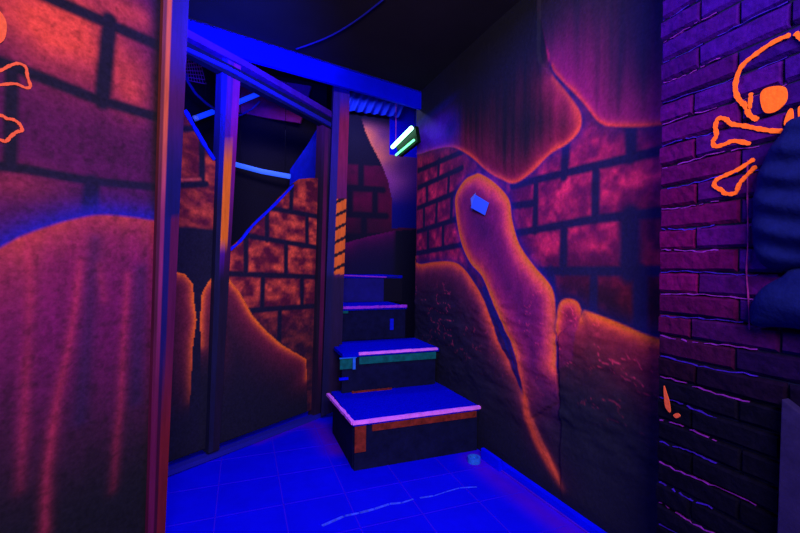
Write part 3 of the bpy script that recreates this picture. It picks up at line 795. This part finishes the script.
# step 2
x0b = .62
tr = prism('tread', M['carpet'], [(x0b, 2.665, .505), (1.325, 2.665, .505), (1.325, 3.12, .505), (.67, 3.12, .505), (.67, 2.94, .505), (x0b, 2.94, .505)], (0, 0, .025), st, .004)
strip3('edge_tape', M['tape_pink'], (.73, 2.664, .518), (1.31, 2.664, .518), .020, .016, tr, .6, 3)
box('riser', M['navy'], (x0b, 2.675, .27), (1.30, 2.695, .505), st)
box('green_strip', M['green'], (.735, 2.663, .455), (1.30, 2.6745, .503), st, .002)
ws = prism('wall_stair', M['dark'], [(.70, 3.45, 0), (.80, 4.195, 0), (.80, 4.195, 2.95), (.70, 3.45, 2.95)], (-.015, 0, 0)); tag(ws, kind='structure')
# small cyan bracket frame at left
bf = box('bracket_frame', M['cyan'], (.60, 2.661, .500), (.715, 2.6745, .506), st)
box('bracket_upright', M['cyan'], (.690, 2.661, .425), (.708, 2.6745, .500), bf)
box('bracket_panel', M['green'], (.605, 2.668, .43), (.688, 2.6745, .498), bf)
box('bracket_foot', M['beam'], (.60, 2.660, .36), (.66, 2.6745, .375), bf)
# step 3
tr = box('tread', M['carpet'], (.70, 3.13, .765), (1.26, 3.59, .79), st, .004)
strip3('edge_tape', M['tape_violet'], (.70, 3.127, .780), (1.255, 3.127, .780), .020, .018, tr, .8, 5)
box('riser', M['navy'], (.70, 3.14, .53), (1.25, 3.16, .765), st)
box('green_strip', M['green'], (.70, 3.128, .745), (.77, 3.1395, .764), st, .002)
box('blue_peg', M['blue'], (1.115, 3.128, .60), (1.145, 3.1395, .69), st, .002)
# step 4 / landing
tr = box('tread', M['carpet'], (.78, 3.60, 1.005), (1.40, 4.19, 1.03), st, .004)
strip3('edge_tape', M['tape_violet'], (.78, 3.597, 1.026), (1.24, 3.597, 1.010), .014, .010, tr, .2, 6)
strip3('edge_tape', M['cable'], (1.24, 3.597, 1.010), (1.36, 3.597, 1.020), .014, .010, tr, .2, 7)['label'] = 'dark blue edge tape'
box('riser', M['board2'] if 'board2' in M else material('blue_riser', lin(26, 22, 120), speck=.25, speck_scale=10), (.78, 3.61, .79), (1.22, 3.63, 1.005), st)
box('riser_end', M['dark'], (1.22, 3.605, .79), (1.40, 3.64, 1.005), st)

# ---------------------------------------------------------------- folded blue card on the rock
gs, gv = RIGHT.hit(480, 204)
def G(px, py, off): return RIGHT.at(*RIGHT.hit(px, py), .014+off)
gem = prism('folded_card', M['pale'], [G(480, 195, .02), G(491.5, 203, .004), G(487.5, 215.5, .004), G(475.5, 208, .02)], (.003, .003, 0))
wing = prism('folded_flap', M['pale2'], [G(480.5, 193, .02), G(472.5, 198.5, .0), G(474, 211, .0), G(475.9, 208, .02)], (.003, .003, 0), gem)
tag(gem, 'small folded pale blue card stuck on the orange edged rock finger', 'card')
# ---------------------------------------------------------------- brick pillar
rs = np.random.RandomState(7)
pil = empty('brick_pillar', (1.34, .56, 0)); tag(pil, 'violet painted brick pillar with an orange skull and crossbones at the right', 'pillar')
cy = .0656; v_off = 1.100-.004
vs = []; fs = []; cols = []
def add_brick(ya, yb, za, zb, d, c, x=1.232):
    # rounded rectangular relief: front face grid
    n = len(vs); nx, nz = 9, 5
    for i in range(nx):
        for j in range(nz):
            u = i/(nx-1); w = j/(nz-1)
            eu = min(u, 1-u)*(nx-1); ew = min(w, 1-w)*(nz-1)
            h = 1.0 if (eu > .5 and ew > .5) else 0.0
            uu = u; ww = w
            if i == 1: uu = .02
            if i == nx-2: uu = .965
            if j == 1: ww = .14
            if j == nz-2: ww = .86
            jit = (rs.rand()-.5)*.0035
            vs.append((x-.001-h*(d+jit), ya+(yb-ya)*uu, za+(zb-za)*ww+(rs.rand()-.5)*.002))
            cols.append(c)
    for f in grid_faces(nx, nz): fs.append(tuple(int(q)+n for q in f))
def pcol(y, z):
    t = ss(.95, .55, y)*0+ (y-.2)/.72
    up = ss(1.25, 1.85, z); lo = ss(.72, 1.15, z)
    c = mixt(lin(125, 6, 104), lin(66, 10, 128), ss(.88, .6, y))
    c = mixt(c, lin(58, 10, 160), up*.85)  # blue light from above put into the colour of the upper bricks
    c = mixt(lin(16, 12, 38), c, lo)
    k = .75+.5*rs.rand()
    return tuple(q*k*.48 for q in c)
k0 = int(-1.1/cy)-1
for k in range(-17, 24):
    za = v_off+k*cy; zb = za+cy
    if za < 0 or zb > 2.52: continue
    sh = (k % 2)*.115
    y = .925; first = True
    while y > .2:
        w = .215 if not first else (.215-sh+.02*rs.rand())
        yb = max(y-w, .2)
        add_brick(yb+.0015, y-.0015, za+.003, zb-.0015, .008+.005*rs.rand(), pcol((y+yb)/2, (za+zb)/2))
        y = yb; first = False
me = mesh_np('brick_face', vs, fs); set_paint(me, np.array(cols))
bf = link('brick_face', me, M['brick'], pil)
box('mortar_core', M['navy'], (1.2325, .20, 0), (1.372, .922, 2.515), pil)
# violet strips imitating light caught on brick edges along the bed joints
bm = bmesh.new()
mats = [material('dim_blue_glint', lin(55, 20, 165), speck=.4, speck_scale=50), material('dim_violet_glint', lin(125, 34, 160), speck=.4, speck_scale=50)]
for mi in (0, 1):
    bm = bmesh.new()
    for k in range(-16, 24):
        if (k+mi) % 2: continue
        z = v_off+k*cy
        if z < .1 or z > 2.45: continue
        nseg = 16; yy = .915; y_end = .655 if z < 1.45 else .60
        if rs.rand() < .25: y_end = .75
        P = []
        for i in range(nseg+1):
            t = i/nseg; P.append((1.2225+.002*rs.rand(), yy+(y_end-yy)*t, z-.001+(rs.rand()-.5)*.005+.004*math.sin(t*5+k)))
        for a, b in zip(P, P[1:]):
            if rs.rand() < .12: continue
            hgt = .0026*(.5+.8*rs.rand())*(1 if .7 < z < 1.5 else .8)
            q = [bm.verts.new(Vector(a)+Vector(o_)) for o_ in ((0, 0, -hgt/2), (0, 0, hgt/2), (.012, 0, hgt/2), (.012, 0, -hgt/2))]
            r = [bm.verts.new(Vector(b)+Vector(o_)) for o_ in ((0, 0, -hgt/2), (0, 0, hgt/2), (.012, 0, hgt/2), (.012, 0, -hgt/2))]
            for e in range(4): bm.faces.new((q[e], q[(e+1) % 4], r[(e+1) % 4], r[e]))
    me = bpy.data.meshes.new('joint_glint'); bm.to_mesh(me); bm.free()
    link('joint_glint', me, mats[mi], pil)
merge('seam_paint', material('seam_paint', lin(120, 26, 110), speck=.5, speck_scale=50), [ribbon('', None, Path((1.2185, .925), (1.2185, .20)), [(748, 160), (748, 200), (748.5, 240), (747, 270), (749, 300), (750, 330)], .003, .001, None, .002)], pil)
PO = .001
PIL2 = Path((1.2185, .925), (1.2185, .20))
parts = [ribbon('', None, PIL2, l, w, PO, None, .003) for l, w in (
    ([(791, 35), (775, 42), (757, 54), (742, 67), (736, 85), (738.5, 98), (746, 106), (750, 115), (758.5, 120)], .0125),
    ([(751.5, 93), (751, 101), (750, 109)], .010),
    ([(796, 33), (803, 39), (822, 50), (845, 70), (850, 95), (835, 112)], .0115),
    ([(795, 131), (775, 131), (760, 129), (745, 126), (732, 124), (726, 119), (718.6, 119), (716, 127), (717, 135), (713.6, 142), (716, 146.5), (725, 144.5), (735, 141), (751, 144)], .0120),
    ([(755, 159), (740, 169), (727, 175), (717, 180), (715, 186), (722, 190), (726, 193.6), (736, 193), (740, 184), (747, 176), (757, 166)], .0115))]
parts += [blob(PIL2, l, PO) for l in ([(761, 98), (764, 90), (774, 86.5), (785, 87), (788, 94), (786, 103), (776, 112), (765, 112)], [(785, 122), (789, 111), (793, 109), (794, 118), (792, 126), (786, 126)], [(799, 108), (806, 107), (810, 120), (801, 123)], [(812, 96), (820, 90), (832, 92), (834, 104), (822, 112), (812, 106)])]
sk = merge('skull_painting', M['orange'], parts, pil); sk['label'] = 'orange outline of a skull above crossed bones'
merge('orange_splash', M['orange2'], [blob(PIL2, [(664.5, 386), (667, 392), (670, 402), (671, 412), (668, 410), (665.5, 404)], PO), blob(PIL2, [(674, 415), (678, 413), (681, 416), (677, 418)], PO)], pil)

# ---------------------------------------------------------------- draped cloth and board at the right edge
def bulge(name, mat, outline, depth, folds, seed, parent=None, path=PILLAR, base=.022):
    P = np.array([path.hit(*q) for q in smooth_line(outline, 5, True)]); c = P.mean(0); n = len(P); K = 22
    vs = []; rs = np.random.RandomState(seed)
    for k in range(K+1):
        r = k/K
        for i in range(n):
            q = c+(P[i]-c)*(r**.8)
            h = depth*math.sqrt(max(0, 1-r**2.6))
            f = math.sin((q[1]*folds[0]+q[0]*folds[1])+.8*math.sin(q[0]*17+seed))
            h += folds[2]*f*(1-r**4)
            vs.append(path.at(q[0], q[1], base+max(h, 0)))
    f = [(k*n+i, k*n+(i+1) % n, (k+1)*n+(i+1) % n, (k+1)*n+i) for k in range(K) for i in range(n)]
    m0 = len(vs); vs += [path.at(*P[i], base-.004) for i in range(n)]
    f += [(K*n+i, K*n+(i+1) % n, m0+(i+1) % n, m0+i) for i in range(n)]+[tuple(m0+i for i in range(n))[::-1]]
    me = mesh_np(name, vs, f)
    bm = bmesh.new(); bm.from_mesh(me); bmesh.ops.remove_doubles(bm, verts=bm.verts, dist=1e-5); bmesh.ops.recalc_face_normals(bm, faces=bm.faces); bm.to_mesh(me); bm.free()
    return link(name, me, mat, parent, True)
cl_ = empty('hanging_garment', PILLAR.at(*PILLAR.hit(800, 325), .022))
tag(cl_, 'dark blue folded garment bulging against the brick pillar at the right edge', 'garment')
bulge('upper_fold', M['cloth'], [(810, 116), (790, 134), (773, 160), (764, 190), (761, 225), (764, 255), (780, 272), (820, 272), (900, 285), (960, 200), (900, 110)], .06, (95, 40, .009), 3, cl_)
bulge('lower_fold', M['cloth'], [(812, 266), (790, 276), (770, 288), (760, 304), (758, 318), (764, 326), (800, 328), (900, 340), (960, 300), (900, 270)], .055, (60, 10, .006), 5, cl_)
vb = Path((1.19, .66), (1.19, .25))
vbo = px_slab('leaning_board', M['board'], vb, [(781, 400), (792, 412), (840, 430), (840, 640), (796, 555), (790, 500), (782, 460)], .03, 0)
bpy.data.objects.remove(vbo)
yb_ = vb.hit(781, 450)[0]; yy = .66-yb_
vbo = prism('leaning_board', M['board'], [(1.16, yy, 0), (1.16, yy-.22, 0), (1.19, yy-.22, vb.hit(800, 425)[1]-.12), (1.19, yy-.05, vb.hit(800, 418)[1]), (1.19, yy, vb.hit(781, 399)[1])], (.028, 0, 0), None, .003)
tag(recenter(vbo), 'dull violet board standing against the pillar foot at the lower right', 'board')

# ---------------------------------------------------------------- lights
def area(name, loc, rot, size, power, col, sy=None):
    l = bpy.data.lights.new(name, 'AREA'); l.specular_factor = .3; l.energy = power; l.color = col; l.size = size
    if sy: l.shape = 'RECTANGLE'; l.size_y = sy
    o = bpy.data.objects.new(name, l); C.objects.link(o); o.location = loc; o.rotation_euler = rot
    return o
UV = (.80, .72, .74)
def aim(o, t):
    d = Vector(t)-o.location; o.rotation_euler = d.to_track_quat('-Z', 'Y').to_euler()
a1 = area('room_fill', (.15, -.55, 1.95), (0, 0, 0), 1.0, 84, UV, .4); aim(a1, (.35, 2.2, 1.3))  # unseen fill behind the camera, near white to bring out the reds
a2 = area('floor_fill', (.45, 1.6, 2.44), (0, 0, 0), .8, 31, (.11, .11, 1.0), .3)  # unseen blue fill added to brighten the floor
a3 = area('beam_fill', (.05, 1.35, 1.75), (0, 0, 0), .3, 9, (.0, .03, 1.0), .2); aim(a3, (-.05, 2.65, 2.42)); a3.data.spread = math.radians(50)  # unseen narrow blue light added for the beam alone
a4 = area('blacklight_stair', (1.0, 3.7, 2.85), (0, 0, 0), .5, 16, (.35, .35, 1.0), .3)
a5 = area('blacklight_back', (.2, 3.75, 2.3), (0, 0, 0), .4, 1.5, (.5, .5, 1.0), .3)

w = bpy.data.worlds.new('world'); bpy.context.scene.world = w; w.use_nodes = True
w.node_tree.nodes['Background'].inputs[0].default_value = (.32, .30, .36, 1); w.node_tree.nodes['Background'].inputs[1].default_value = .28

# ---------------------------------------------------------------- camera
cd = bpy.data.cameras.new('camera'); cam = bpy.data.objects.new('camera', cd); C.objects.link(cam)
cd.sensor_width = 36; cd.lens = 36*F/800; cd.clip_start = .02
cd.shift_y = (YH-266.5)/800
cam.location = (0, 0, H)
from mathutils import Euler, Matrix
fwd = Vector((math.sin(YAW), math.cos(YAW), 0)); rt = Vector((math.cos(YAW), -math.sin(YAW), 0)); up = Vector((0, 0, 1))
# the view is rolled so that the right end of the horizon sits lower
r_ = rt*math.cos(ROLL)+up*math.sin(ROLL); u_ = -rt*math.sin(ROLL)+up*math.cos(ROLL)
m = Matrix((r_, u_, -fwd)).transposed().to_4x4(); m.translation = cam.location
cam.matrix_world = m
sc = bpy.context.scene; sc.camera = cam
sc.view_settings.view_transform = 'Standard'; sc.view_settings.look = 'None'; sc.view_settings.gamma = 1; sc.view_settings.use_curve_mapping = False
sc.view_settings.exposure = 0.0
